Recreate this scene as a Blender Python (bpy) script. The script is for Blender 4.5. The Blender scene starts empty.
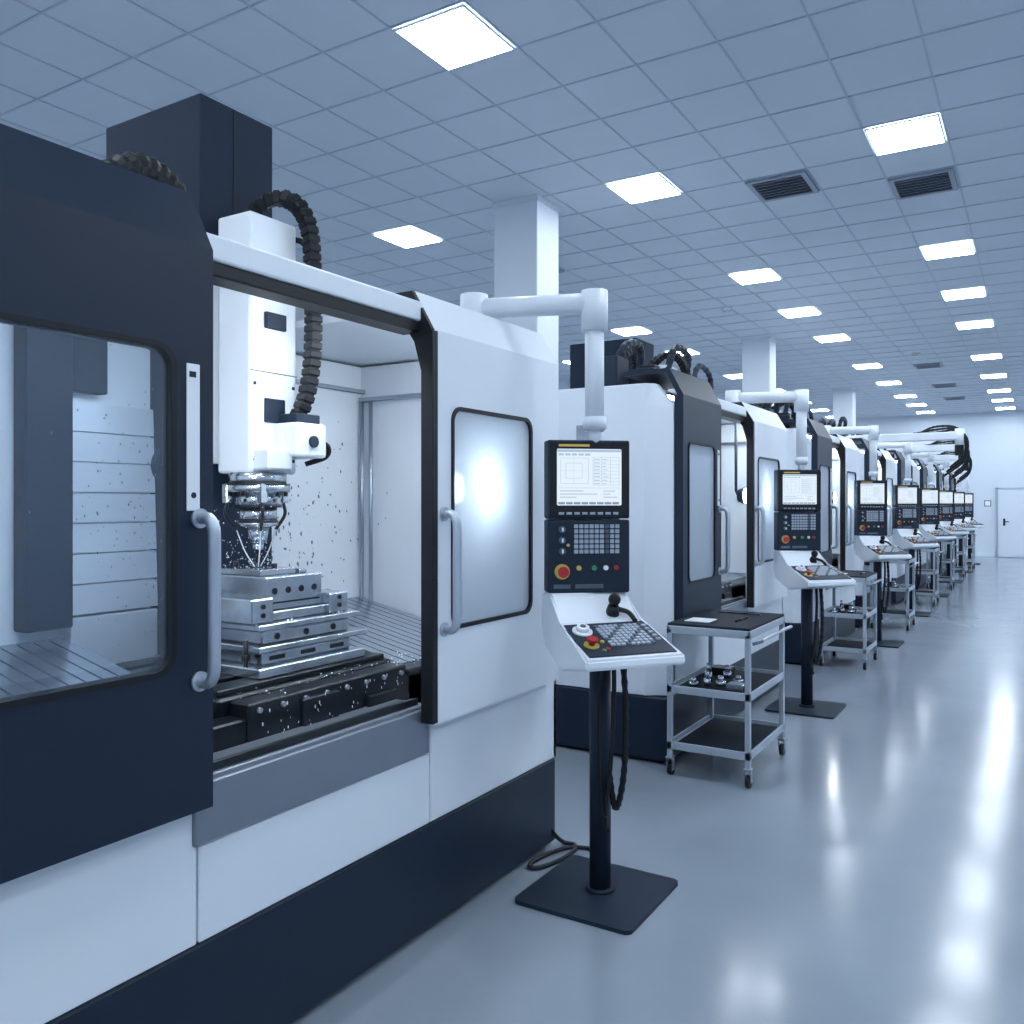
import bpy, bmesh, math, random
from mathutils import Vector, Matrix
from mathutils.geometry import tessellate_polygon
random.seed(4)
scene = bpy.context.scene
try:
    scene.view_settings.view_transform = 'Standard'
    scene.view_settings.look = 'None'
except Exception as e:
    print(e)

# ------------------------------------------------------------------ materials
def mat(name, col, rough=0.5, metal=0.0, spec=0.5, noise=0.0, nscale=20.0, bump=0.0, emit=None, estr=0.0, coat=0.0):
    m = bpy.data.materials.new(name); m.use_nodes = True
    nt = m.node_tree; b = nt.nodes['Principled BSDF']
    b.inputs['Base Color'].default_value = (*col, 1)
    b.inputs['Roughness'].default_value = rough
    b.inputs['Metallic'].default_value = metal
    b.inputs['Specular IOR Level'].default_value = spec
    b.inputs['Coat Weight'].default_value = coat
    if emit:
        b.inputs['Emission Color'].default_value = (*emit, 1)
        b.inputs['Emission Strength'].default_value = estr
    if noise > 0 or bump > 0:
        tc = nt.nodes.new('ShaderNodeTexCoord')
        n = nt.nodes.new('ShaderNodeTexNoise'); n.inputs['Scale'].default_value = nscale
        n.inputs['Detail'].default_value = 4
        nt.links.new(tc.outputs['Object'], n.inputs['Vector'])
        if noise > 0:
            mr = nt.nodes.new('ShaderNodeMapRange')
            mr.inputs['To Min'].default_value = 1 - noise; mr.inputs['To Max'].default_value = 1 + noise
            nt.links.new(n.outputs['Fac'], mr.inputs['Value'])
            vm = nt.nodes.new('ShaderNodeVectorMath'); vm.operation = 'SCALE'
            vm.inputs[0].default_value = col
            nt.links.new(mr.outputs['Result'], vm.inputs['Scale'])
            nt.links.new(vm.outputs['Vector'], b.inputs['Base Color'])
        if bump > 0:
            bp = nt.nodes.new('ShaderNodeBump'); bp.inputs['Strength'].default_value = bump
            bp.inputs['Distance'].default_value = 0.01
            nt.links.new(n.outputs['Fac'], bp.inputs['Height'])
            nt.links.new(bp.outputs['Normal'], b.inputs['Normal'])
    return m

def emitter(name, col, s):
    m = bpy.data.materials.new(name); m.use_nodes = True
    nt = m.node_tree; nt.nodes.clear()
    e = nt.nodes.new('ShaderNodeEmission'); o = nt.nodes.new('ShaderNodeOutputMaterial')
    e.inputs[0].default_value = (*col, 1); e.inputs[1].default_value = s
    nt.links.new(e.outputs[0], o.inputs[0]); return m

WHITE = mat('white_paint', (.72, .775, .84), .34, noise=.02, nscale=3)
WHITE2 = mat('inner_white', (.74, .79, .84), .28, noise=.06, nscale=4)
DARK = mat('dark_navy_paint', (.010, .0195, .039), .42, spec=.30, noise=.06, nscale=4)
DARK2 = mat('dark_grey_paint', (.013, .023, .041), .5, spec=.25, noise=.08, nscale=6)
COLM = mat('column_paint', (.014, .025, .046), .6, spec=.15, noise=.05, nscale=5)
BLACK = mat('black_rubber', (.005, .007, .010), .5, spec=.35, noise=.1)
BLKMET = mat('black_oxide_steel', (.010, .014, .020), .28, metal=.3, noise=.2, nscale=30)
STEEL = mat('brushed_steel', (.36, .41, .48), .34, metal=.9, noise=.06, nscale=12)
SILL = mat('sill_steel', (.24, .27, .32), .36, metal=.6, noise=.05, nscale=8)
BRIGHT = mat('machined_steel', (.50, .55, .61), .24, metal=.95, noise=.28, nscale=22)
ALU = mat('aluminium', (.46, .52, .59), .36, metal=.7, noise=.05)
SLAT = mat('way_cover_steel', (.46, .51, .58), .26, metal=.8, noise=.08, nscale=8)
RIBM = mat('telescopic_cover_steel', (.66, .71, .77), .36, metal=.35, noise=.06, nscale=6)
CART = mat('cart_grey_paint', (.38, .44, .51), .38, metal=.2, noise=.04)
MATTOP = mat('rubber_mat', (.012, .018, .028), .75, spec=.2, noise=.1, nscale=40)
KEY = mat('key_caps', (.36, .42, .50), .5, noise=.05)
KEYD = mat('key_caps_dark', (.08, .11, .15), .5, noise=.05)
RED = mat('red_button', (.42, .02, .03), .35, noise=.03)
YEL = mat('yellow_ring', (.50, .43, .08), .4, noise=.03)
GRN = mat('green_button', (.04, .22, .15), .35, noise=.03)
WBTN = mat('white_knob', (.78, .82, .87), .35, noise=.02)
CEIL = mat('ceiling_tile', (.60, .665, .745), .85, noise=.04, nscale=1.5, bump=.15)
GRID = mat('ceiling_tbar', (.45, .52, .61), .5, noise=.05)
WALL = mat('wall_paint', (.58, .65, .73), .7, noise=.03, nscale=2)
DOORM = mat('door_paint', (.62, .69, .77), .5, noise=.03, nscale=2)
PILL = mat('pillar_paint', (.66, .72, .79), .55, noise=.03, nscale=3)
VENT = mat('vent_metal', (.30, .35, .43), .45, metal=.2, noise=.05)
VENTD = mat('vent_dark', (.01, .014, .02), .8, noise=.05)
LAMP = emitter('panel_light', (.83, .915, 1.0), 37.0)
HIDLAMP = emitter('hidden_interior_light', (.86, .93, 1.0), 60.0)
GLOW = emitter('added_lamp_glow', (.87, .94, 1.0), 170.0)
SCREEN = emitter('lcd_screen', (.74, .85, .95), 1.05)
UI = emitter('lcd_ui', (.24, .33, .46), 1.0)
UI2 = emitter('lcd_ui_light', (.46, .57, .72), 1.0)
UI3 = emitter('lcd_ui_blue', (.40, .55, .76), 1.0)
AMBER = emitter('amber_strip', (.7, .55, .2), .6)

def glassmat(name, transp, gloss, frost=0.0, tint=(.8, .88, .95), rough=.03):
    m = bpy.data.materials.new(name); m.use_nodes = True
    nt = m.node_tree; nt.nodes.clear(); N = nt.nodes.new; Lk = nt.links.new
    o = N('ShaderNodeOutputMaterial'); t = N('ShaderNodeBsdfTransparent'); t.inputs[0].default_value = (*tint, 1)
    g = N('ShaderNodeBsdfGlossy'); g.inputs['Roughness'].default_value = rough; g.inputs[0].default_value = (.9, .95, 1, 1)
    lw = N('ShaderNodeLayerWeight'); lw.inputs[0].default_value = .35
    ma = N('ShaderNodeMath'); ma.operation = 'MULTIPLY_ADD'; ma.inputs[1].default_value = .35; ma.inputs[2].default_value = gloss
    Lk(lw.outputs['Fresnel'], ma.inputs[0])
    mx = N('ShaderNodeMixShader'); Lk(ma.outputs[0], mx.inputs[0])
    src = t.outputs[0]
    if frost > 0:
        tr = N('ShaderNodeBsdfTranslucent'); tr.inputs[0].default_value = (.82, .88, .94, 1)
        df = N('ShaderNodeBsdfDiffuse'); df.inputs[0].default_value = (.44, .49, .55, 1)
        m0 = N('ShaderNodeMixShader'); m0.inputs[0].default_value = .5; Lk(tr.outputs[0], m0.inputs[1]); Lk(df.outputs[0], m0.inputs[2])
        m1 = N('ShaderNodeMixShader'); m1.inputs[0].default_value = frost; Lk(src, m1.inputs[1]); Lk(m0.outputs[0], m1.inputs[2]); src = m1.outputs[0]
    Lk(src, mx.inputs[1]); Lk(g.outputs[0], mx.inputs[2]); Lk(mx.outputs[0], o.inputs[0])
    return m
GLASS = glassmat('safety_glass', 1, .04, tint=(.76, .82, .88))
FROST = glassmat('frosted_glass', 1, .05, frost=.85, rough=.2)
DROP = mat('coolant_drops', (.30, .36, .44), .1, metal=.3, noise=.02)
WATER = mat('coolant_spray', (.80, .87, .95), .1, noise=.02)

def floor_material():
    m = bpy.data.materials.new('epoxy_floor'); m.use_nodes = True
    nt = m.node_tree; b = nt.nodes['Principled BSDF']; N = nt.nodes.new; Lk = nt.links.new
    tc = N('ShaderNodeTexCoord')
    n = N('ShaderNodeTexNoise'); n.inputs['Scale'].default_value = 1.2; n.inputs['Detail'].default_value = 6
    Lk(tc.outputs['Object'], n.inputs['Vector'])
    cr = N('ShaderNodeValToRGB')
    cr.color_ramp.elements[0].position = .3; cr.color_ramp.elements[0].color = (.210, .250, .303, 1)
    cr.color_ramp.elements[1].position = .7; cr.color_ramp.elements[1].color = (.242, .285, .342, 1)
    Lk(n.outputs['Fac'], cr.inputs[0]); Lk(cr.outputs[0], b.inputs['Base Color'])
    n2 = N('ShaderNodeTexNoise'); n2.inputs['Scale'].default_value = 2.5; n2.inputs['Detail'].default_value = 8
    Lk(tc.outputs['Object'], n2.inputs['Vector'])
    mr = N('ShaderNodeMapRange'); mr.inputs['To Min'].default_value = .11; mr.inputs['To Max'].default_value = .22
    Lk(n2.outputs['Fac'], mr.inputs['Value']); Lk(mr.outputs[0], b.inputs['Roughness'])
    n3 = N('ShaderNodeTexNoise'); n3.inputs['Scale'].default_value = 7; n3.inputs['Detail'].default_value = 3
    Lk(tc.outputs['Object'], n3.inputs['Vector'])
    bp = N('ShaderNodeBump'); bp.inputs['Strength'].default_value = .08; bp.inputs['Distance'].default_value = .01
    Lk(n3.outputs['Fac'], bp.inputs['Height']); Lk(bp.outputs[0], b.inputs['Normal'])
    b.inputs['Specular IOR Level'].default_value = .36
    return m
FLOOR = floor_material()

# ------------------------------------------------------------------ mesh builder
class P:
    def __init__(s, M=None):
        s.bm = bmesh.new(); s.M = M or Matrix.Identity(4)
    def v(s, p): return s.bm.verts.new(s.M @ Vector(p))
    def box(s, x0, x1, y0, y1, z0, z1, bev=.004, seg=1, R=None):
        if x0 > x1: x0, x1 = x1, x0
        if y0 > y1: y0, y1 = y1, y0
        if z0 > z1: z0, z1 = z1, z0
        ps = [(x0,y0,z0),(x1,y0,z0),(x1,y1,z0),(x0,y1,z0),(x0,y0,z1),(x1,y0,z1),(x1,y1,z1),(x0,y1,z1)]
        if R is not None:
            c = Vector(((x0+x1)/2,(y0+y1)/2,(z0+z1)/2)); ps = [c + R @ (Vector(p)-c) for p in ps]
        vs = [s.v(p) for p in ps]
        fs = [s.bm.faces.new([vs[i] for i in f]) for f in ((0,3,2,1),(4,5,6,7),(0,1,5,4),(1,2,6,5),(2,3,7,6),(3,0,4,7))]
        bev = min(bev, .3*min(x1-x0, y1-y0, z1-z0))
        if bev > .0005:
            es = list({e for f in fs for e in f.edges})
            bmesh.ops.bevel(s.bm, geom=es, offset=bev, segments=seg, affect='EDGES', profile=.5)
        return s
    def prism(s, pts, y0, y1, bev=0):
        a = [s.v((x, y0, z)) for x, z in pts]; b = [s.v((x, y1, z)) for x, z in pts]
        n = len(pts); fs = [s.bm.faces.new(a), s.bm.faces.new(b[::-1])]
        for i in range(n): fs.append(s.bm.faces.new([a[i], b[i], b[(i+1)%n], a[(i+1)%n]]))
        if bev:
            es = list({e for f in fs for e in f.edges})
            bmesh.ops.bevel(s.bm, geom=es, offset=bev, segments=2, affect='EDGES', profile=.5)
        return s
    def loft(s, secs):
        R = [[s.v(p) for p in sec] for sec in secs]; n = len(R[0])
        s.bm.faces.new(R[0][::-1]); s.bm.faces.new(R[-1])
        for k in range(len(R)-1):
            for i in range(n): s.bm.faces.new([R[k][i], R[k][(i+1)%n], R[k+1][(i+1)%n], R[k+1][i]])
        return s
    def cyl(s, p0, p1, r0, r1=None, seg=20, smooth=True):
        if r1 is None: r1 = r0
        p0, p1 = Vector(p0), Vector(p1); d = (p1-p0).normalized()
        u = d.orthogonal().normalized(); w = d.cross(u)
        A = []; B = []
        for i in range(seg):
            a = 2*math.pi*i/seg; o = u*math.cos(a)+w*math.sin(a)
            A.append(s.v(p0+o*r0)); B.append(s.v(p1+o*r1))
        s.bm.faces.new(A[::-1]); s.bm.faces.new(B)
        for i in range(seg):
            f = s.bm.faces.new([A[i], A[(i+1)%seg], B[(i+1)%seg], B[i]]); f.smooth = smooth
        return s
    def stack(s, c, rz, seg=24):
        for i in range(len(rz)-1):
            if abs(rz[i][1]-rz[i+1][1]) > 1e-5:
                s.cyl((c[0],c[1],rz[i][1]), (c[0],c[1],rz[i+1][1]), rz[i][0], rz[i+1][0], seg)
        return s
    @staticmethod
    def path(pts, per=8):
        pts = [Vector(p) for p in pts]; path = []
        q = [pts[0]*2-pts[1]] + pts + [pts[-1]*2-pts[-2]]
        for i in range(1, len(q)-2):
            for k in range(per):
                t = k/per; a, b, c, d = q[i-1], q[i], q[i+1], q[i+2]
                path.append(.5*((2*b)+(c-a)*t+(2*a-5*b+4*c-d)*t*t+(3*b-a-3*c+d)*t**3))
        path.append(pts[-1]); return path
    def tube(s, pts, r, seg=10, per=8, rib=0.0, smoothpath=True):
        if smoothpath and len(pts) > 2: path = s.path(pts, per)
        else: path = [Vector(p) for p in pts]
        tan = [(path[min(i+1,len(path)-1)]-path[max(i-1,0)]).normalized() for i in range(len(path))]
        u = tan[0].orthogonal().normalized(); rings = []
        for i, p in enumerate(path):
            u = (u - tan[i]*u.dot(tan[i])).normalized(); w = tan[i].cross(u)
            rr = r*(1+(rib if i % 2 else -rib))
            rings.append([s.v(p+(u*math.cos(2*math.pi*k/seg)+w*math.sin(2*math.pi*k/seg))*rr) for k in range(seg)])
        for i in range(len(rings)-1):
            for k in range(seg):
                f = s.bm.faces.new([rings[i][k], rings[i][(k+1)%seg], rings[i+1][(k+1)%seg], rings[i+1][k]]); f.smooth = (rib == 0)
        s.bm.faces.new(rings[0][::-1]); s.bm.faces.new(rings[-1])
        return s
    def chain(s, pts, wid, thk, side, step=.034):
        """flat link cable carrier: side = width axis"""
        p = s.path(pts, 30); d = [0]
        for i in range(1, len(p)): d.append(d[-1]+(p[i]-p[i-1]).length)
        n = int(d[-1]/step); M0 = s.M; side = Vector(side).normalized()
        def at(L):
            for i in range(1, len(p)):
                if d[i] >= L: return p[i-1].lerp(p[i], (L-d[i-1])/max(1e-9, d[i]-d[i-1]))
            return p[-1]
        for k in range(n):
            a, b = at(k*step), at((k+1)*step); t = (b-a).normalized()
            sd = (side - t*side.dot(t)).normalized(); up = t.cross(sd); c = (a+b)/2
            s.M = M0 @ Matrix(((t.x,sd.x,up.x,c.x),(t.y,sd.y,up.y,c.y),(t.z,sd.z,up.z,c.z),(0,0,0,1)))
            s.box(-step*.40, step*.40, -wid/2, wid/2, -thk/2, thk/2, .004)
            s.box(-step*.62, step*.62, -wid/2+.006, wid/2-.006, -thk*.36, thk*.36, 0)
        s.M = M0; return s
    def plate(s, outer, holes, d0, d1, fn):
        loops = [outer] + holes
        tris = tessellate_polygon([[Vector((a, b, 0)) for a, b in l] for l in loops])
        flat = [p for l in loops for p in l]
        F = [s.v(fn(a, b, d0)) for a, b in flat]; B = [s.v(fn(a, b, d1)) for a, b in flat]
        for t in tris:
            try:
                s.bm.faces.new([F[i] for i in t]); s.bm.faces.new([B[i] for i in t][::-1])
            except ValueError: pass
        o = 0
        for l in loops:
            n = len(l)
            for i in range(n):
                j = (i+1) % n
                s.bm.faces.new([F[o+i], F[o+j], B[o+j], B[o+i]])
            o += n
        return s
    def sphere(s, c, r, seg=12, sc=(1,1,1)):
        m = s.M @ Matrix.Translation(c) @ Matrix.Diagonal((*sc, 1))
        g = bmesh.ops.create_uvsphere(s.bm, u_segments=seg, v_segments=max(6, seg//2), radius=r, matrix=m)
        for v in g['verts']:
            for f in v.link_faces: f.smooth = True
        return s

def finish(name, groups, parent=None, loc=(0,0,0)):
    """groups: list of (P, material)"""
    me = bpy.data.meshes.new(name)
    out = bmesh.new()
    for i, (p, m) in enumerate(groups):
        for f in p.bm.faces: f.material_index = i
        bmesh.ops.recalc_face_normals(p.bm, faces=p.bm.faces)
        t = bpy.data.meshes.new('t'); p.bm.to_mesh(t); p.bm.free()
        out.from_mesh(t); bpy.data.meshes.remove(t)
    out.to_mesh(me); out.free()
    for p, m in groups: me.materials.append(m)
    ob = bpy.data.objects.new(name, me); scene.collection.objects.link(ob)
    if parent: ob.parent = parent
    ob.location = loc
    return ob
def empty(name, loc=(0,0,0)):
    e = bpy.data.objects.new(name, None); e.empty_display_size = .2
    e.location = loc; scene.collection.objects.link(e); return e
def rrect(a0, a1, b0, b1, r, n=6):
    pts = []
    for cx, cy, st in ((a1-r, b1-r, 0), (a0+r, b1-r, 90), (a0+r, b0+r, 180), (a1-r, b0+r, 270)):
        for k in range(n+1):
            t = math.radians(st+90*k/n); pts.append((cx+r*math.cos(t), cy+r*math.sin(t)))
    return pts
YZ = lambda a, b, d: (d, a, b)

# ------------------------------------------------------------------ room
CH = 4.3; XL, XR, YB, YF = -9.0, 4.0, -4.0, 29.25
finish('floor', [(P().box(XL, XR, YB, YF, -.1, 0, 0), FLOOR)])
finish('ceiling', [(P().box(XL, XR, YB, YF, CH, CH+.1, 0), CEIL)])
finish('wall_left', [(P().box(XL-.1, XL, YB-.1, YF+.1, 0, CH, 0), WALL)])
finish('wall_right', [(P().box(XR, XR+.1, YB-.1, YF+.1, 0, CH, 0), WALL)])
finish('wall_back', [(P().box(XL, XR, YB-.1, YB, 0, CH, 0), WALL)])
finish('wall_front', [(P().box(XL, XR, YF, YF+.1, 0, CH, 0), WALL)])
finish('baseboard_front', [(P().box(XL, -1.14, YF-.02, YF, 0, .12, .003).box(.94, XR, YF-.02, YF, 0, .12, .003), DOORM)])
finish('baseboard_left', [(P().box(XL, XL+.02, YB, YF-.03, 0, .12, .003), DOORM)])
finish('baseboard_right', [(P().box(XR-.02, XR, YB, YF-.03, 0, .12, .003), DOORM)])
d = empty('door_1', (-.1, YF, 0))
finish('frame', [(P().box(-1.02, -.96, -.05, 0, 0, 2.06).box(.96, 1.02, -.05, 0, 0, 2.06).box(-1.02, 1.02, -.05, 0, 2.0, 2.06), ALU)], d)
finish('leaf_left', [(P().box(-.955, -.005, -.04, 0, .01, 1.995), DOORM)], d)
finish('leaf_right', [(P().box(.005, .955, -.04, 0, .01, 1.995), DOORM)], d)
finish('handles', [(P().tube([(-.1,-.04,1.05),(-.1,-.09,1.05),(-.22,-.09,1.05)], .012, smoothpath=False).box(-.12,-.08,-.05,-.04,.95,1.12).tube([(-.8,-.04,1.05),(-.8,-.09,1.05),(-.68,-.09,1.05)], .015, smoothpath=False).box(-.83,-.77,-.05,-.04,.93,1.14), BLACK)], d)
finish('wall_sign', [(P().box(-1.42, -1.24, YF-.015, YF, 1.5, 1.68), DARK2), (P().box(-1.40, -1.26, YF-.018, YF-.015, 1.52, 1.66, 0), WBTN)])

PX, PY = .513, .559; AX, AY = -2.889, 4.077
g = P()
w = .006
for k in range(-13, 15):
    x = AX+PX*(k+.5)
    if XL < x < XR: g.box(x-w, x+w, YB, YF, CH-.006, CH, 0)
for k in range(-16, 47):
    y = AY+PY*(k+.5)
    if YB < y < YF: g.box(XL, XR, y-w, y+w, CH-.007, CH, 0)
finish('ceiling_grid', [(g, GRID)])

# light panels
a, b = PX/2-.014, PY/2-.014
pf = P().plate([(-a,-b),(a,-b),(a,b),(-a,b)], [[(-a+.012,-b+.012),(a-.012,-b+.012),(a-.012,b-.012),(-a+.012,b-.012)]], -.012, 0, lambda u, v, d: (u, v, d))
pd = P().box(-a+.0115, a-.0115, -b+.0115, b-.0115, -.0118, -.002, 0)
lm = None
for ix in (-9, -5, 0, 4, 8, 11):  # last column is out of view, added to brighten vertical faces
    for iy in (-12, -6, 0, 5, 11, 15, 19, 25, 30, 35, 39, 43):
        loc = (AX+PX*ix, AY+PY*iy, CH-.007)
        if lm is None:
            o = finish('ceiling_light_panel', [(pf, WBTN), (pd, LAMP)], None, loc); lm = o.data
        else:
            o = bpy.data.objects.new('ceiling_light_panel', lm); o.location = loc; scene.collection.objects.link(o)
# vents
vm = None
for ix, iy in ((2, 6), (4, 7), (2, 26), (2, 32), (-4, 8), (2, 37)):
    loc = (AX+PX*ix, AY+PY*iy, CH-.007)
    if vm is None:
        fr = P().plate([(-a,-b),(a,-b),(a,b),(-a,b)], [[(-a+.04,-b+.04),(a-.04,-b+.04),(a-.04,b-.04),(-a+.04,b-.04)]], -.02, 0, lambda u, v, d: (u, v, d))
        for q in range(7):
            y = -b+.07+q*(2*b-.14)/6
            fr.box(-a+.04, a-.04, y-.018, y+.018, -.022, -.017, 0, R=Matrix.Rotation(math.radians(35), 3, 'X'))
        bk = P().box(-a+.02, a-.02, -b+.02, b-.02, -.004, -.001, 0)
        o = finish('air_vent', [(fr, VENT), (bk, VENTD)], None, loc); vm = o.data
    else:
        o = bpy.data.objects.new('air_vent', vm); o.location = loc; scene.collection.objects.link(o)
for x, y in ((-3.7, 11.7), (-1.9, 17)):
    finish('smoke_detector', [(P().stack((0,0), [(.07,0),(.07,-.02),(.045,-.05),(.02,-.06)]), WBTN), (P().stack((0,0), [(.05,-.045),(.05,-.05)]), VENT)], None, (x, y, CH))
# pillars
for y in (6.72, 14.3, 21.6):
    p = P().box(-.225, .225, -.2, .2, 0, CH, .012, 2)
    t = P().box(-.24, .24, -.215, .215, 0, .12, .005).box(-.237, .237, -.212, .212, CH-.05, CH, .004)
    finish('pillar', [(p, PILL), (t, PILL)], None, (-3.97, y, 0))

# ------------------------------------------------------------------ CNC machine
def machine(Y0, L, yd, yo, colh, detail=True, clear=True):
    root = empty('cnc_milling_machine', (-1.93, Y0, 0))
    B = -1.62
    yc = yd+.77*(yo-yd)
    de = yd; we = L-.09
    finish('base_plinth', [(P().box(B, -.004, .0, L, 0.02, .408, .008), DARK), (P().box(B+.04, -.05, .04, L-.04, 0, .03, 0), BLACK)], root)
    lp = P()
    lp.box(-.06, 0, .10, yd-.003, .413, .80, .004)
    lp.box(-.06, 0, yd+.003, yo+.05, .413, .676, .004)
    lp.box(-.06, 0, yo+.056, L, .413, .80, .004)
    inn = P().box(B+.03, -.13, .03, L-.03, .41, .69, 0)
    finish('lower_panels', [(lp, WHITE), (inn, DARK2)], root)
    prof = [(0,.413),(0,2.20),(-.10,2.34),(B,2.34),(B,.413)]
    prof2 = [(-.15,.413),(-.15,2.34),(B,2.34),(B,.413)]
    sw = P().prism(prof2, 0, .03, .004).prism(prof, L-.03, L, .004)
    pl4 = lambda z, o: [(-.15+.0,.0,z),(-o,.095,z),(-o-.0,.125,z),(-.17-o*.3,.03,z)]
    sw.loft([pl4(.413,0), pl4(2.20,0), [(-.15,.0,2.34),(-.10,.05,2.34),(-.10,.125,2.34),(-.20,.03,2.34)]])
    sw.prism([(-.02,.8),(0,.8),(0,2.20),(-.10,2.34),(-.14,2.34),(-.02,2.2)], L-.085, L-.028)
    sw.box(B, B+.03, .03, L-.03, .413, 2.34, 0)
    seams = P().box(-.95, -.944, -.002, 0, .42, 2.3, 0)
    seams.box(-.62, -.47, -.006, 0, 1.9, 2.1, .002)
    for q in range(6): seams.box(-.60, -.49, -.008, -.005, 1.92+q*.028, 1.93+q*.028, 0)
    finish('side_panels', [(sw, WHITE), (seams, VENT)], root)
    rf = P()
    rf.box(B, -.16, .03, yd, 2.31, 2.34, .004)
    rf.box(B, -.12, yc+.235, L-.03, 2.31, 2.34, .004)
    rf.box(B, -1.37, yd, yc+.235, 2.31, 2.34, .004)
    rf.box(-1.37, -.76, yd, yc-.145, 2.31, 2.34, .004)
    finish('roof', [(rf, WHITE)], root)
    sl = P().box(-.08, .012, yd-.02, yo+.03, .68, .845, .004).box(-.16, .0, yd-.02, yo+.03, .835, .86, .004)
    finish('sill', [(sl, SILL), (P().box(-.03, -.015, yd, yo, .86, .885, .002), BLKMET)], root)
    hb = P().box(-.07, .01, yd-.05, yo+.0, 2.262, 2.335, .008, 2)
    gk = P().box(-.085, .004, yd-.02, yo+.0, 2.222, 2.262, .004)
    finish('header_beam', [(hb, WHITE), (gk, BLACK), (P().box(-.15, -.10, yd, yo, 2.30, 2.32, 0), STEEL)], root)
    def door(y0, y1, hole, top, zc):
        hr = rrect(*hole, .05)
        pl = P().plate([(y0,.795),(y1,.795),(y1,zc),(y0,zc)], [hr], .02, .06, YZ)
        ch = P().prism([(.06,zc),(-.03,top),(-.34,top),(-.34,top-.03),(-.05,top-.03),(.02,zc)], y0, y1)
        rt = P()
        rt.box(-.0, .022, y1-.05, y1, .80, zc, .002)
        rt.box(-.0, .022, y0, y0+.05, .80, zc, .002)
        ho = rrect(hole[0]-.008, hole[1]+.008, hole[2]-.008, hole[3]+.008, .056)
        hi = rrect(hole[0]+.007, hole[1]-.007, hole[2]+.007, hole[3]-.007, .046)
        fr = P().plate(ho, [hi], .018, .066, YZ)
        gl = P().plate(rrect(hole[0]+.005, hole[1]-.005, hole[2]+.005, hole[3]-.005, .05), [], .050, .054, YZ)
        return pl, ch, rt, fr, gl
    h1 = (.14, yd-.125, 1.172, 1.995) if yd > .9 else (.20, yd-.14, 1.10, 1.98)
    pl, ch, rt, fr, gl = door(.11, de, h1, 2.44, 2.27)
    finish('door_dark', [(pl, DARK), (ch, DARK), (rt, DARK), (fr, BLACK)], root)
    finish('door_dark_glass', [(gl, GLASS if clear else FROST)], root)
    wy = yo; ww = we-wy
    h2 = (wy+.11*ww/.94, we-.25*ww/.94, 1.135, 1.955)
    pl, ch, rt, fr, gl = door(wy, we, h2, 2.38, 2.23)
    bs = P().prism([(.058,.80),(.058,2.232),(-.03,2.378),(-.22,2.378),(-.22,2.33),(-.10,2.30),(-.02,2.19),(.012,2.08),(.012,.80)], wy-.018, wy)
    bs.box(.056, .064, wy-.018, wy+.016, .80, 2.225, .002)
    finish('door_white', [(pl, WHITE), (ch, WHITE), (rt, WHITE), (fr, BLACK), (bs, BLACK)], root)
    finish('door_white_glass', [(gl, FROST)], root)
    hd = P()
    for y, x in ((yd-.045, .06), (wy+.055, .06)):
        hd.tube([(x-.005,y,1.135),(x+.035,y,1.135),(x+.055,y,1.155),(x+.06,y,1.20),(x+.06,y,1.35),(x+.06,y,1.50),(x+.055,y,1.54),(x+.035,y,1.56),(x-.005,y,1.56)], .016, seg=14, per=4)
        hd.cyl((x,y,1.135),(x+.008,y,1.135),.026).cyl((x,y,1.56),(x+.008,y,1.56),.026)
    finish('door_handles', [(hd, ALU)], root)
    lb = P().box(.06, .064, yd-.085, yd-.045, 1.58, 1.96, .002)
    lb2 = P().box(.0635, .0652, yd-.078, yd-.058, 1.925, 1.940, 0).cyl((.0635,yd-.065,1.62),(.0655,yd-.065,1.62),.008,seg=10)
    finish('door_label', [(lb, WBTN), (lb2, DARK2)], root)
    li = P()
    li.box(-1.09, -1.06, .05, yc-.14, .7, 2.3, .002).box(-1.09, -1.06, yc+.23, L-.14, .7, 2.3, .002)
    li.box(-1.09, -.10, L-.16, L-.13, .7, 2.3, .002).box(-1.09, -.15, .05, .08, .7, 2.3, .002)
    finish('interior_liner', [(li, WHITE2)], root)
    fr = P()
    for dx in (-1.03, -.97): fr.cyl((dx, L-.19, .98), (dx, L-.19, 2.12), .010, seg=10)
    fr.box(-1.05, -.12, L-.19, L-.16, 2.12, 2.14, .002).box(-1.05,-.12,L-.19,L-.16,.96,.985,.002)
    fr.box(-1.05, -1.03, yc+.25, L-.16, 2.16, 2.18, .002)
    fr.box(-.56,-.545,L-.165,L-.158,.98,2.12,0)
    fd = P()
    if yc-.7 > .3:
        fd.box(-1.058, -.98, yc-.675, yc-.505, 1.16, 2.28, .006)
        fd.box(-1.058, -1.0, yc-.505, yc-.36, 2.0, 2.28, .004)
    finish('interior_frame', [(fr, STEEL), (fd, DARK2)], root)
    bd = P().box(-1.05, -.20, .09, L-.17, .69, .74, .004)
    bd.box(-.98, -.25, yc-.48 if yc-.48 > .3 else .3, yc+.36, .74, .985, .008)
    bd.box(-.26, -.17, .12, L-.19, .72, .93, .006)
    bd.box(-.40, -.17, yc+.36, L-.19, .74, .95, .006)
    for q in range(5):
        z = .985
        bd.box(-.98+q*.15, -.98+q*.15+.10, yc-.46, yc+.35, z, z+.02, .003)
    bd.box(-.25, -.16, yc-.44, yc+.34, .74, .975, .006).box(-.17, -.145, yc-.22, yc-.05, .78, .95, .004).box(-.17,-.14,yc+.1,yc+.26,.76,.90,.004)
    bt = P()
    for q in range(8):
        y = yc-.40+q*.10
        bt.cyl((-.162, y, .95), (-.150, y, .95), .009, seg=8)
        if q % 2: bt.cyl((-.162, y, .80), (-.150, y, .80), .009, seg=8)
    finish('machine_table', [(bd, BLKMET), (bt, STEEL)], root)
    sc = P(); rb = P()
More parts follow.
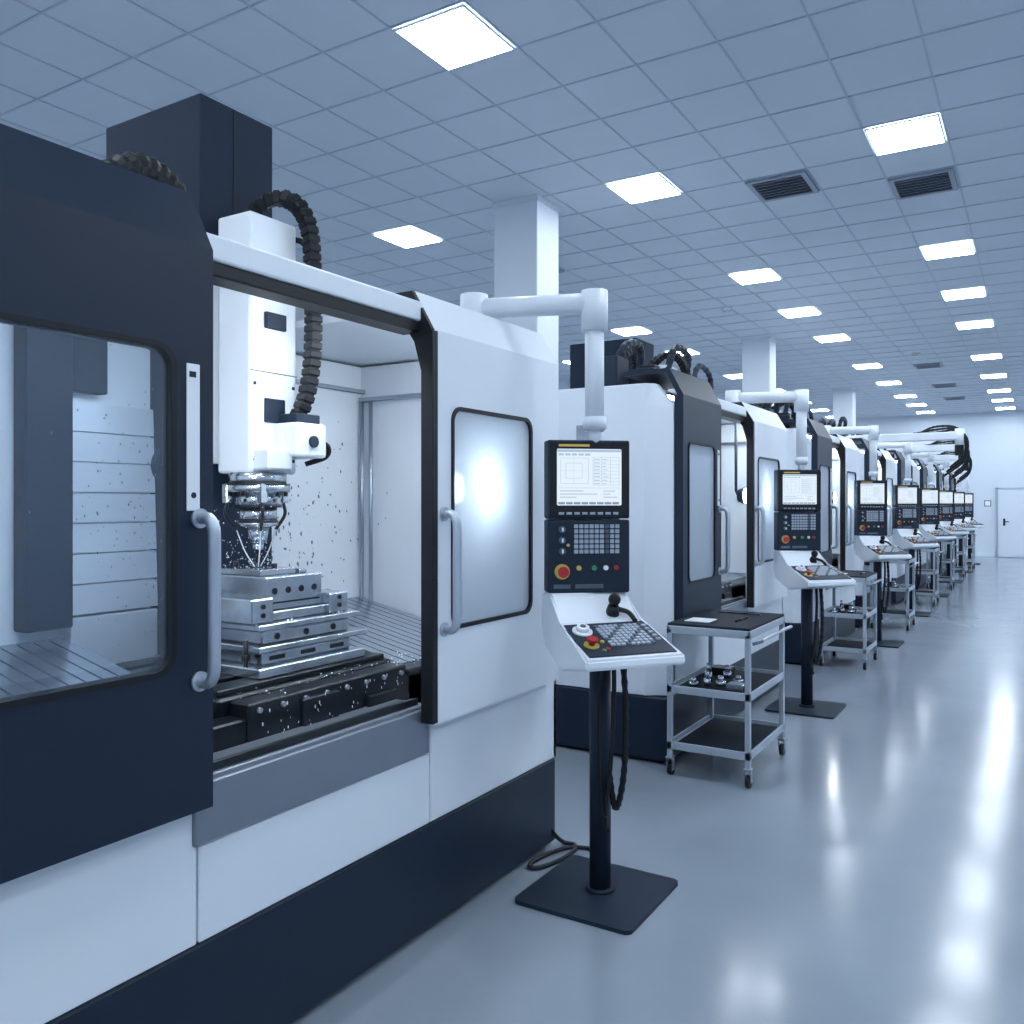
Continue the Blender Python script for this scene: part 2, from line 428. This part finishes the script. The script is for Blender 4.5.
    def slats(ya, yb):
        n = max(3, int((yb-ya)/.055))
        for q in range(n):
            y = ya+(yb-ya)*q/n; y2 = ya+(yb-ya)*(q+1)/n-.008
            sc.prism([(-1.05,1.12),(-.26,.955),(-.26,.94),(-1.05,1.105)], y, y2)
        sc.prism([(-1.05,1.108),(-.26,.943),(-.26,.75),(-1.05,.75)], ya, yb)
    slats(yc+.37, L-.17)
    if yc-.50 > .2: slats(.10, yc-.50)
    for q in range(7):
        z = 1.20+q*.11
        rb.prism([(-1.055,z),(-1.0-.004*q,z),(-1.006-.004*q,z+.105),(-1.055,z+.105)], yc-.50, yc-.15)
    rb.box(-1.055,-1.0,yc-.50,yc-.15,1.0,1.19,.004)
    finish('way_covers', [(sc, SLAT), (rb, RIBM)], root)
    co = P().box(-1.36, -.77, yc-.135, yc+.225, .74, 2.30, .006)
    cu = P().box(-1.36, -.77, yc-.135, yc+.225, 2.30, colh, .006, 2)
    cu2 = P().box(-.775, -.766, yc+.02, yc+.024, 2.35, colh-.01, 0)
    finish('column', [(co, COLM), (cu, COLM), (cu2, BLACK)], root)
    hz = min(2.67, colh-.15)
    he = P().box(-.70, -.52, yc-.115, yc+.115, 1.71, hz, .012, 2)
    he.box(-.78, -.69, yc-.09, yc+.09, 1.75, hz-.1, .004)
    he.box(-.55, -.40, yc+.0, yc+.155, 1.77, 1.90, .012, 2).box(-.53, -.44, yc-.10, yc+.02, 1.72, 1.80, .008)
    hg = P().box(-.522, -.512, yc-.05, yc+.05, 1.90, 1.99, .003).box(-.56, -.42, yc+.02, yc+.14, 1.90, 1.935, .004).box(-.53,-.505,yc-.05,yc+.05,2.25,2.31,.003)
    hg.cyl((-.405,yc+.08,1.83),(-.39,yc+.08,1.83),.022).cyl((-.45,yc+.14,1.80),(-.45,yc+.18,1.80),.025)
    hg.box(-.521,-.5185,yc-.114,yc+.114,2.085,2.088,0)
    for zz in (1.76,2.04,2.42):
        for yv in (yc-.095,yc+.095): hg.cyl((-.521,yv,zz),(-.517,yv,zz),.007,seg=8)
    finish('spindle_head', [(he, WHITE), (hg, DARK2)], root)
    cx, cy = -.57, yc-.035
    sp = P().stack((cx,cy), [(.105,1.712),(.105,1.67),(.118,1.67),(.118,1.64),(.088,1.64),(.088,1.585),(.070,1.585),(.070,1.53),(.074,1.53),(.074,1.515),(.042,1.51),(.032,1.455),(.022,1.45),(.020,1.425)], 28)
    sd = P()
    sd.cyl((cx,cy,1.592),(cx,cy,1.583),.0895,seg=28).cyl((cx,cy,1.535),(cx,cy,1.528),.0755,seg=28).cyl((cx,cy,1.672),(cx,cy,1.666),.119,seg=28)
    for q in range(10):
        an = q*math.pi/5
        sd.cyl((cx+.103*math.cos(an),cy+.103*math.sin(an),1.625),(cx+.103*math.cos(an),cy+.103*math.sin(an),1.64),.008,seg=8)
        sd.cyl((cx+.08*math.cos(an),cy+.08*math.sin(an),1.61),(cx+.0895*math.cos(an),cy+.0895*math.sin(an),1.61),.007,seg=8)
    for (ox,oy) in ((.09,-.06),(.03,.10),(-.05,-.10)):
        sp.box(cx+ox-.014,cx+ox+.014,cy+oy-.014,cy+oy+.014,1.60,1.67,.003)
        sd.tube([(cx+ox,cy+oy,1.60),(cx+ox*1.05,cy+oy*1.05,1.555),(cx+ox*.7,cy+oy*.7,1.50)], .0065, seg=8)
    tl = P().cyl((cx,cy,1.43),(cx,cy,1.357),.009,seg=12)
    finish('spindle', [(sp, BRIGHT), (sd, BLKMET), (tl, BLKMET)], root)
    # vise & workpiece
    vi = P()
    vi.box(-.86,-.30,yc-.27,yc+.26,1.005,1.040,.004)
    vi.box(-.80,-.34,yc-.22,yc+.22,1.040,1.085,.006)
    vi.box(-.84,-.32,yc-.25,yc+.30,1.088,1.108,.003)
    vi.box(-.78,-.345,yc-.21,yc+.22,1.110,1.158,.006)
    vi.box(-.82,-.335,yc-.24,yc+.27,1.160,1.180,.003)
    vi.box(-.78,-.36,yc-.25,yc-.15,1.182,1.268,.005)
    vi.box(-.78,-.36,yc+.13,yc+.23,1.182,1.258,.005)
    vi.box(-.76,-.38,yc-.15,yc+.13,1.182,1.215,.003)
    vi.cyl((-.57,yc+.22,1.215),(-.57,yc+.33,1.215),.022,seg=16).cyl((-.57,yc+.33,1.215),(-.57,yc+.35,1.215),.032,seg=6)
    wp = P().box(-.74,-.40,yc-.148,yc+.128,1.217,1.335,.004)
    wp.box(-.72,-.46,yc-.12,yc+.05,1.335,1.358,.003).box(-.60,-.46,yc+.07,yc+.11,1.335,1.35,.003)
    wp.box(-.60,-.50,yc+.14,yc+.20,1.258,1.30,.004)
    hl = P()
    for q in range(4):
        hl.cyl((-.401,yc-.11+q*.065,1.285),(-.3975,yc-.11+q*.065,1.285),.012,seg=12)
    hl.box(-.402,-.397,yc-.13,yc+.11,1.240,1.246,0)
    for yy_ in (yc-.20, yc+.18):
        for zz in (1.21,1.24): hl.cyl((-.361,yy_,zz),(-.356,yy_,zz),.009,seg=8)
    for q in range(3):
        hl.cyl((-.346,yc-.15+q*.14,1.134),(-.342,yc-.15+q*.14,1.134),.012,seg=10)
        hl.box(-.342,-.337,yc-.19+q*.15,yc-.12+q*.15,1.055,1.07,.001)
    hl.box(-.77,-.36,yc-.20,yc+.21,1.1575,1.161,0).box(-.77,-.35,yc-.20,yc+.21,1.0845,1.089,0)
    for q in range(3): hl.cyl((-.64+.06*q,yc+.18,1.258),(-.64+.06*q,yc+.18,1.285),.010,seg=6)
    for (bx,by) in ((-.36,-.25),(-.36,.24)):
        hl.cyl((bx-.03,yc+by,1.04),(bx-.03,yc+by,1.13),.009,seg=8).cyl((bx-.03,yc+by,1.06),(bx-.03,yc+by,1.08),.017,seg=6)
    hl.cyl((-.50,yc-.02,1.358),(-.50,yc-.02,1.375),.012,seg=8).cyl((-.66,yc-.06,1.358),(-.66,yc-.06,1.38),.010,seg=8)
    finish('machine_vise', [(vi, BRIGHT), (wp, BRIGHT), (hl, BLKMET)], root)
    # hoses
    ho = P(); zt = hz
    ho.chain([(-.74,yc+.02,zt-.02),(-.64,yc+.05,zt+.09),(-.54,yc+.10,zt+.10),(-.47,yc+.125,zt+.0),(-.45,yc+.13,2.48),(-.45,yc+.13,2.2),(-.46,yc+.11,2.02),(-.49,yc+.08,1.91)], .062, .05, (1,-.3,0))
    ho.tube([(-.72,yc-.68,2.33),(-.70,yc-.63,2.60),(-.68,yc-.47,2.745),(-.70,yc-.29,2.70),(-.76,yc-.17,2.50)], .040, seg=12, per=10, rib=.10)
    ho.tube([(-.80,yc-.60,2.33),(-.80,yc-.50,2.64),(-.80,yc-.35,2.68),(-.82,yc-.16,2.50)], .026, seg=10, per=10, rib=.10)
    ho.tube([(-.45,yc+.15,1.84),(-.43,yc+.19,1.82),(-.45,yc+.20,1.78),(-.50,yc+.14,1.75)], .010, seg=8)
    ho.tube([(-.60,yc+.09,2.62),(-.50,yc+.14,2.60),(-.48,yc+.165,2.4),(-.49,yc+.16,2.1),(-.50,yc+.12,1.92)], .012, seg=8)
    finish('cable_hoses', [(ho, BLACK)], root)
    wl = P().box(-.145, -.105, yd+.02, yo-.02, 2.288, 2.30, 0)  # strips added out of sight above the opening to light the interior
    wl.box(-.145, -.105, yo+.12, L-.25, 2.283, 2.295, 0)
    wl.box(-.145, -.105, .3, yd-.1, 2.283, 2.295, 0)
    hs = P().box(-.15,-.10,yo+.11,L-.24,2.295,2.31,.003).box(-.15,-.10,.29,yd-.09,2.295,2.31,.003)
    finish('hidden_interior_lights', [(wl, HIDLAMP), (hs, DARK2)], root)
    gy = (h2[0]+h2[1])/2-.03
    rl = P().cyl((-.12,gy,1.66),(-.11,gy,1.66),.06,seg=24)  # lamp added behind the frosted pane to make it glow
    rh = P().cyl((-.18,gy,1.66),(-.12,gy,1.66),.05,.075,seg=24).tube([(-.18,gy,1.66),(-.20,gy,1.70),(-.20,gy,2.31)],.012,smoothpath=False)
    if detail:
        ly = yd-.04
        rl.cyl((-.075,ly,1.70),(-.07,ly,1.70),.045,seg=20)  # extra lamp hidden by the door stile, added to brighten the ribbed cover
        rh.cyl((-.07,ly,1.70),(-.03,ly,1.70),.055,.04,seg=20).box(-.04,.01,ly-.02,ly+.02,1.68,1.72,.003)
    finish('added_round_lamp', [(rl, GLOW), (rh, DARK2)], root)
    re = P()
    re.box(-.95,-.55,L-.75,L-.45,2.34,2.50,.01)
    rm = P().cyl((-.40,yd-.30,2.44),(-.40,yd-.02,2.44),.09,seg=20).box(-.50,-.30,yd-.34,yd-.28,2.34,2.52,.006).box(-.46,-.34,yd-.22,yd-.12,2.34,2.56,.006)
    if colh < 3.1:
        rm.box(-.65,-.45,.25,.45,2.34,2.58,.01).box(-.62,-.5,yo+.1,yo+.25,2.34,2.62,.01)
        rm.tube([(-.55,.42,2.50),(-.5,.5,2.68),(-.5,.75,2.70),(-.55,.85,2.45)],.03,per=8,rib=.1)
        rm.tube([(-.56,yo+.18,2.6),(-.5,yo+.1,2.78),(-.5,yo-.2,2.80),(-.55,yo-.3,2.5)],.028,per=8,rib=.1)
        rm.tube([(-.35,yo+.2,2.36),(-.35,yo+.2,2.62),(-.35,yo-.1,2.66),(-.35,yo-.25,2.36)],.022,per=8,rib=.1)
    finish('roof_equipment', [(re, WHITE), (rm, DARK2)], root)
    if detail:
        dr = P(); wt = P()
        for q in range(300):
            y = yc+.25+abs(random.gauss(0,.34)); z = max(1.14, random.gauss(1.45,.24))
            if y > L-.18: dr.sphere((random.uniform(-1.0,-.3), L-.165, z), random.uniform(.0015,.004), 6, (1,1,random.uniform(1,3)))
            else: dr.sphere((-1.056, y, z), random.uniform(.0015,.0045), 6, (1,1,random.uniform(1,3)))
        for q in range(110):
            dr.sphere((.0485, yd-.14-abs(random.gauss(0,.12)), random.gauss(1.58,.15)), random.uniform(.0008,.002), 6, (.5,1,random.uniform(1,2.5)))
        for (ox,oy) in ((.063,-.042),(.021,.07),(-.035,-.07)):
            wt.tube([(cx+ox,cy+oy,1.50),(cx+ox*.6,cy+oy*.6,1.42),(cx+ox*.15,cy+oy*.15,1.362)], .0022, seg=6)
        for q in range(280):
            an = random.uniform(0, 2*math.pi); rr = abs(random.gauss(.10,.12))+.03
            z = 1.36+random.uniform(-.02,.25)*min(1, rr*4)
            wt.sphere((cx+rr*math.cos(an), cy+rr*math.sin(an), z), random.uniform(.0010,.0026), 6)
        for q in range(160):
            wt.sphere((random.uniform(-.36,-.18), yc+random.uniform(-.42,.55), random.uniform(.955,.99)), random.uniform(.0015,.004), 6)
        for q in range(70):
            wt.sphere((-.145, yc+random.uniform(-.42,.34), random.uniform(.78,.96)), random.uniform(.001,.003), 6, (.6,1,2.2))
        for q in range(70):
            wt.sphere((random.uniform(-.80,-.34), yc+random.uniform(-.25,.26), 1.182), random.uniform(.002,.005), 6, (1,1,.5))
        finish('coolant_splash', [(dr, DROP), (wt, WATER)], root)
    return root

machine(.55, 2.99, .98, 1.96, 3.15)
machine(4.95, 2.75, .85, 1.63, 2.90, False, False)
starts = [8.7, 11.7, 14.7, 17.7, 20.7, 23.7]
for i, y in enumerate(starts):
    machine(y, 2.5, .8, 1.5, 2.72 if i else 2.8, False, False)

# ------------------------------------------------------------------ control console
def console(X, Y, rot=40):
    root = empty('control_console', (X, Y, 0))
    finish('base_plate', [(P().plate(rrect(-.26,.25,-.27,.25,.03), [], 0.0, .016, lambda a,b,d:(a,b,d)), DARK2)], root)
    po = P().cyl((0,0,.016),(0,0,1.0),.044,seg=28)
    po.cyl((0,0,.016),(0,0,.03),.06,seg=24)
    finish('post', [(po, DARK2)], root)
    H = Matrix.Translation((-.06,.02,0)) @ Matrix.Rotation(math.radians(rot),4,'Z')
    G = Matrix.Translation((-.06,.02,0)) @ Matrix.Rotation(math.radians(rot+13),4,'Z')
    ca = P(H).box(-.175,.175,0,.09,1.535,1.862,.008,2).box(-.175,.175,0,.09,1.226,1.53,.008,2)
    back = P(H).box(-.16,.16,.09,.13,1.25,1.84,.01,2)
    be = P(H).plate(rrect(-.17,.17,1.545,1.852,.01), [rrect(-.138,.138,1.59,1.825,.006)], -.006, .001, lambda a,b,d:(a,d,b))
    scn = P(H).box(-.14,.14,-.002,0,1.588,1.827,0)
    ui = P(H); ui2 = P(H); ui3 = P(H)
    f = (-.0035, -.002)
    ui3.box(-.136,.136,*f,1.812,1.822,0)
    for q in range(5): ui2.box(-.13+q*.028,-.108+q*.028,*f,1.797,1.806,0)
    for q in range(9): ui2.box(.015,.128,*f,1.790-q*.0145,1.7912-q*.0145,0)
    for x in (.015,.052,.09,.127): ui2.box(x,x+.0012,*f,1.674,1.791,0)
    for q in range(8):
        ui3.box(.019,.045,*f,1.780-q*.0145,1.7835-q*.0145,0); ui2.box(.056,.056+random.uniform(.014,.028),*f,1.780-q*.0145,1.7830-q*.0145,0)
    # light tool-path outline on the left half
    for (a0,a1,c0,c1) in ((-.122,-.004,1.786,1.7874),(-.122,-.004,1.680,1.6814),(-.122,-.1206,1.68,1.7874),(-.0054,-.004,1.68,1.7874),
                          (-.10,-.03,1.765,1.7664),(-.10,-.03,1.702,1.7034),(-.10,-.0986,1.702,1.7664),(-.0314,-.03,1.702,1.7664),
                          (-.122,-.004,1.7335,1.7342),(-.066,-.0653,1.68,1.7874)):
        ui3.box(a0,a1,*f,c0,c1,0)
    ui2.box(-.13,.13,*f,1.662,1.6635,0)
    for q in range(8): ui.box(-.132+q*.033,-.104+q*.033,*f,1.594,1.604,0)
    for q in range(3):
        ui2.box(-.125,-.125+(.1,.16,.07)[q],*f,1.648-q*.013,1.652-q*.013,0); ui2.box(.06,.06+(.05,.03,.06)[q],*f,1.648-q*.013,1.652-q*.013,0)
    am = P(H).box(-.13,.0,-.0075,-.006,1.834,1.844,0)
    finish('monitor', [(ca, DARK2), (back, WHITE), (be, BLACK), (scn, SCREEN), (ui, UI), (ui2, UI2), (ui3, UI3), (am, AMBER)], root)
    ks = P(H); kd = P(H); rd = P(H); yl = P(H); gn = P(H); wb = P(H)
    for r in range(6):
        for c in range(9):
            (ks if c != 6 else kd).box(-.065+c*.022,-.048+c*.022,-.006,0,1.495-r*.021,1.511-r*.021,.001)
    for c in range(8): ks.box(-.13+c*.033,-.108+c*.033,-.010,-.005,1.552,1.562,.001)
    for q in range(3):
        kd.cyl((-.115,-.0,1.49-q*.045),(-.115,-.012,1.49-q*.045),.014,seg=14)
        wb.box(-.118,-.112,-.018,-.011,1.482-q*.045,1.498-q*.045,.001)
    yl.cyl((-.09,0,1.425),(-.09,-.012,1.425),.006,seg=12)
    yl.cyl((-.115,0,1.315),(-.115,-.006,1.315),.032,seg=20)
    rd.cyl((-.115,-.006,1.315),(-.115,-.02,1.315),.012,seg=16).cyl((-.115,-.02,1.315),(-.115,-.032,1.315),.023,seg=18)
    yl.cyl((-.045,0,1.33),(-.045,-.012,1.33),.010,seg=14)
    gn.cyl((.02,0,1.33),(.02,-.012,1.33),.011,seg=14)
    wb.cyl((.07,0,1.33),(.07,-.012,1.33),.010,seg=14)
    rd.cyl((.115,0,1.33),(.115,-.012,1.33),.010,seg=14)
    kd.box(-.15,-.08,-.004,0,1.245,1.262,.001).box(-.06,.06,-.004,0,1.245,1.262,.001)
    def shelf(pts, w0, w1, p):
        n = len(pts); A=[]; B=[]
        for y, z in pts:
            t = min(1,max(0,-y/.40)); w = w0+(w1-w0)*t
            A.append(p.v((-w,y,z))); B.append(p.v((w,y,z)))
        p.bm.faces.new(A); p.bm.faces.new(B[::-1])
        for i in range(n): p.bm.faces.new([A[i],B[i],B[(i+1)%n],A[(i+1)%n]])
        bmesh.ops.bevel(p.bm, geom=list(p.bm.edges), offset=.008, segments=2, affect='EDGES')
        return p
    sh = shelf([(.10,1.226),(0,1.226),(-.10,1.120),(-.40,1.022),(-.405,.985),(-.12,.935),(.06,1.0),(.10,1.08)], .175, .212, P(G))
    ang = math.atan2(.098,.30)
    S = G @ Matrix.Translation((0,-.25,1.071)) @ Matrix.Rotation(ang,4,'X')
    dp = P(S).box(-.187,.187,-.135,.135,-.002,.005,.002)
    k2 = P(S); k3 = P(S); r2 = P(S); y2 = P(S); w2 = P(S)
    for r in range(8):
        for c in range(9):
            (k3 if (r+c)%5==0 else k2).box(-.06+c*.022,-.043+c*.022,.105-r*.022-.016,.105-r*.022,.004,.011,.001)
    for r in range(5): k2.box(.150,.170,.08-r*.03,.095-r*.03,.004,.011,.001)
    w2.cyl((-.125,.065,.004),(-.125,.065,.012),.04,seg=20).cyl((-.125,.065,.01),(-.125,.065,.03),.025,seg=18)
    k3.cyl((-.125,.065,.03),(-.125,.065,.033),.012,seg=12)
    y2.cyl((-.14,-.05,.004),(-.14,-.05,.010),.03,seg=20)
    r2.cyl((-.14,-.05,.010),(-.14,-.05,.025),.012,seg=14).cyl((-.14,-.05,.025),(-.14,-.05,.037),.022,seg=18)
    r2.cyl((-.09,-.09,.004),(-.09,-.09,.012),.009,seg=12)
    g2 = P(S).cyl((-.11,-.10,.004),(-.11,-.10,.012),.009,seg=12)
    y2.cyl((-.085,-.03,.004),(-.085,-.03,.012),.008,seg=12)
    jy = P(G).cyl((.07,-.07,1.145),(.07,-.085,1.18),.03,.022,seg=18).cyl((.07,-.085,1.18),(.07,-.09,1.195),.012,seg=10)
    jy.sphere((.07,-.092,1.205),.026,16)
    jy.tube([(.09,-.085,1.165),(.13,-.10,1.15),(.14,-.14,1.12)],.01,seg=8)
    finish('keypad', [(ks, KEY), (kd, KEYD), (rd, RED), (yl, YEL), (gn, GRN), (wb, WBTN)], root)
    finish('keyboard_shelf', [(sh, WHITE), (dp, DARK2)], root)
    finish('shelf_controls', [(k2, KEY), (k3, KEYD), (r2, RED), (y2, YEL), (g2, GRN), (w2, WBTN), (jy, BLACK)], root)
    bz = 2.44
    ax, ay = -.055, .06
    bo = P().cyl((ax,ay,1.90),(ax,ay,bz+.0),.040,seg=24).cyl((ax,ay,1.84),(ax,ay,1.93),.028,seg=20).cyl((ax,ay,1.91),(ax,ay,1.96),.05,seg=24)
    bo.cyl((ax,ay,bz-.12),(ax,ay,bz+.05),.056,seg=28)
    e = (-.55, -.11, bz)
    bo.tube([(ax,ay,bz),e],.044,seg=20,smoothpath=False)
    bo.cyl((e[0],e[1],2.342),(e[0],e[1],bz+.06),.06,seg=24)
    finish('support_arm', [(bo, WHITE)], root)
    cb = P()
    cb.tube([(.075,-.03,1.0),(.085,-.05,.80),(.07,-.05,.55),(.045,-.045,.35),(.06,-.05,.28)],.010,seg=8)
    cb.tube([(.10,.0,1.0),(.115,.0,.75),(.105,.0,.50),(.07,.0,.36),(.05,-.02,.50)],.013,seg=8,rib=.12,per=10)
    cb.cyl((.075,-.03,.97),(.075,-.03,1.02),.018).box(.035,.06,-.06,-.03,.30,.34,.003)
    cb.tube([(.06,-.05,.28),(.03,-.06,.4),(.02,-.055,.8),(.05,-.04,1.0)],.007,seg=8)
    finish('cables', [(cb, BLACK)], root)
    return root
console(-1.54, 3.20)
console(-1.55, 6.92, 36)
for i, y in enumerate([10.55, 13.6, 16.6, 19.6, 22.6, 25.6]):
    console(-1.58, y, 32)

# loose floor cable in front of the plinth
cb = P().tube([(-1.95,3.50,.10),(-1.922,3.52,.05),(-1.90,3.56,.012),(-1.84,3.56,.011),(-1.815,3.48,.011),(-1.825,3.36,.011),(-1.86,3.26,.011),(-1.90,3.24,.011),(-1.915,3.30,.012),(-1.895,3.42,.012),(-1.85,3.50,.016),(-1.80,3.55,.011),(-1.72,3.55,.011),(-1.66,3.50,.011),(-1.64,3.46,.020)],.010,seg=8)
finish('power_cable', [(cb, BLACK)])

# ------------------------------------------------------------------ tool cart
def cart(X, Y, W=.46, D=.74, items=True):
    root = empty('tool_cart', (X, Y, 0))
    fr = P(); s = .015
    for x in (0, W):
        for y in (0, D):
            fr.box(x-s,x+s,y-s,y+s,.11,.86,.003)
    tr = P()
    for z in (.17,.50,.85):
        tr.box(0,W,0,D,z,z+.008,0)
        for (a0,a1,b0,b1) in ((-s,W+s,-s,-s+.012),(-s,W+s,D+s-.012,D+s),(-s,-s+.012,-s,D+s),(W+s-.012,W+s,-s,D+s)):
            tr.box(a0,a1,b0,b1,z-.012,z+.032,.002)
    hd = P().tube([(W+.01,D-.06,.80),(W+.06,D-.06,.82),(W+.07,D-.10,.83),(W+.07,.10,.83),(W+.06,.06,.82),(W+.01,.06,.80)],.010,seg=8)
    mt = P().box(-.012,W+.012,-.012,D+.012,.880,.897,.003)
    for z in (.18,.51): mt.box(.02,W-.02,.02,D-.02,z-.001,z+.004,.001)
    wh = P(); fk = P()
    for x in (0,W):
        for y in (0,D):
            wh.cyl((x-.012,y+.012,.036),(x+.012,y+.012,.036),.036,seg=18)
            fk.box(x-.019,x-.014,y-.012,y+.026,.03,.10,.001).box(x+.014,x+.019,y-.012,y+.026,.03,.10,.001).box(x-.022,x+.022,y-.022,y+.026,.095,.112,.002)
            fk.cyl((x-.02,y+.012,.036),(x+.02,y+.012,.036),.007,seg=8)
    finish('frame', [(fr, CART)], root); finish('trays', [(tr, CART), (mt, MATTOP)], root)
    finish('casters', [(wh, BLACK), (fk, STEEL)], root)
    finish('handle', [(hd, STEEL)], root)
    if items:
        it = P(); dk = P(); wt = P()
        for (x,y,r,h) in ((.10,.12,.028,.05),(.17,.16,.02,.09),(.24,.2,.03,.06),(.13,.3,.022,.11),(.3,.35,.03,.04),(.2,.45,.025,.08)):
            it.stack((x,y),[(r,.514),(r,.514+h*.5),(r*.7,.514+h*.5),(r*.5,.514+h)],16)
        it.box(.3,.4,.1,.2,.514,.55,.004)
        dk.box(.08,.2,.5,.62,.514,.56,.004).box(.10,.36,.60,.62,.897,.905,.002)
        wt.box(.05,.20,.10,.26,.897,.902,.001)
        dk.cyl((.33,.2,.904),(.33,.42,.904),.007,seg=8)
        finish('tools_on_shelf', [(it, BRIGHT), (dk, BLKMET), (wt, WBTN)], root)
    return root
cart(-1.855, 4.80)
cart(-1.83, 8.78, .40, .62)
cart(-1.83, 11.75, .42, .6)
for y in (14.8, 17.8, 20.8, 23.8): cart(-1.80, y, .40, .55, False)

# ------------------------------------------------------------------ overhead service arms
for (x1, y, z, hz) in ((-.92, 13.0, 2.50, 1.95), (-1.1, 16.1, 2.52, 2.0), (-1.25, 19.2, 2.5, 2.05)):
    root = empty('overhead_service_arm', (-2.5, y, 0))
    lx = x1+2.5
    bm_ = P().box(-.05, lx, -.05, .05, z-.05, z+.06, .012, 2).cyl((0,0,2.34),(0,0,z+.1),.08,seg=20).cyl((lx,0,z-.12),(lx,0,z+.1),.06,seg=18)
    hs = P()
    for q in range(3):
        o = .04*q
        hs.tube([(lx-.5-o,.03,z+.06),(lx-.3,.02,z+.14-o),(lx-.05,.0,z+.12-o*.5),(lx+.06+o*.4,-.02,z-.05),(lx+.05,0,z-.25-o),(lx-.12-o,.0,z-.42-o*1.5)],.015,seg=8,rib=.1,per=8)
    hs.box(lx-.06,lx+.05,-.04,.04,z-.26,z-.12,.01)
    finish('beam', [(bm_, WHITE)], root); finish('hose_bundle', [(hs, BLACK)], root)

# ------------------------------------------------------------------ world & camera
w = bpy.data.worlds.new('world'); scene.world = w; w.use_nodes = True
w.node_tree.nodes['Background'].inputs[0].default_value = (.5,.6,.75,1)
w.node_tree.nodes['Background'].inputs[1].default_value = .3
cam = bpy.data.cameras.new('camera'); co = bpy.data.objects.new('camera', cam); scene.collection.objects.link(co)
co.location = (0,0,1.6); co.rotation_euler = (math.radians(90), 0, math.radians(31.55))
cam.lens = 860/1024*36; cam.sensor_width = 36; cam.shift_y = -9/1024; cam.clip_end = 200
scene.camera = co
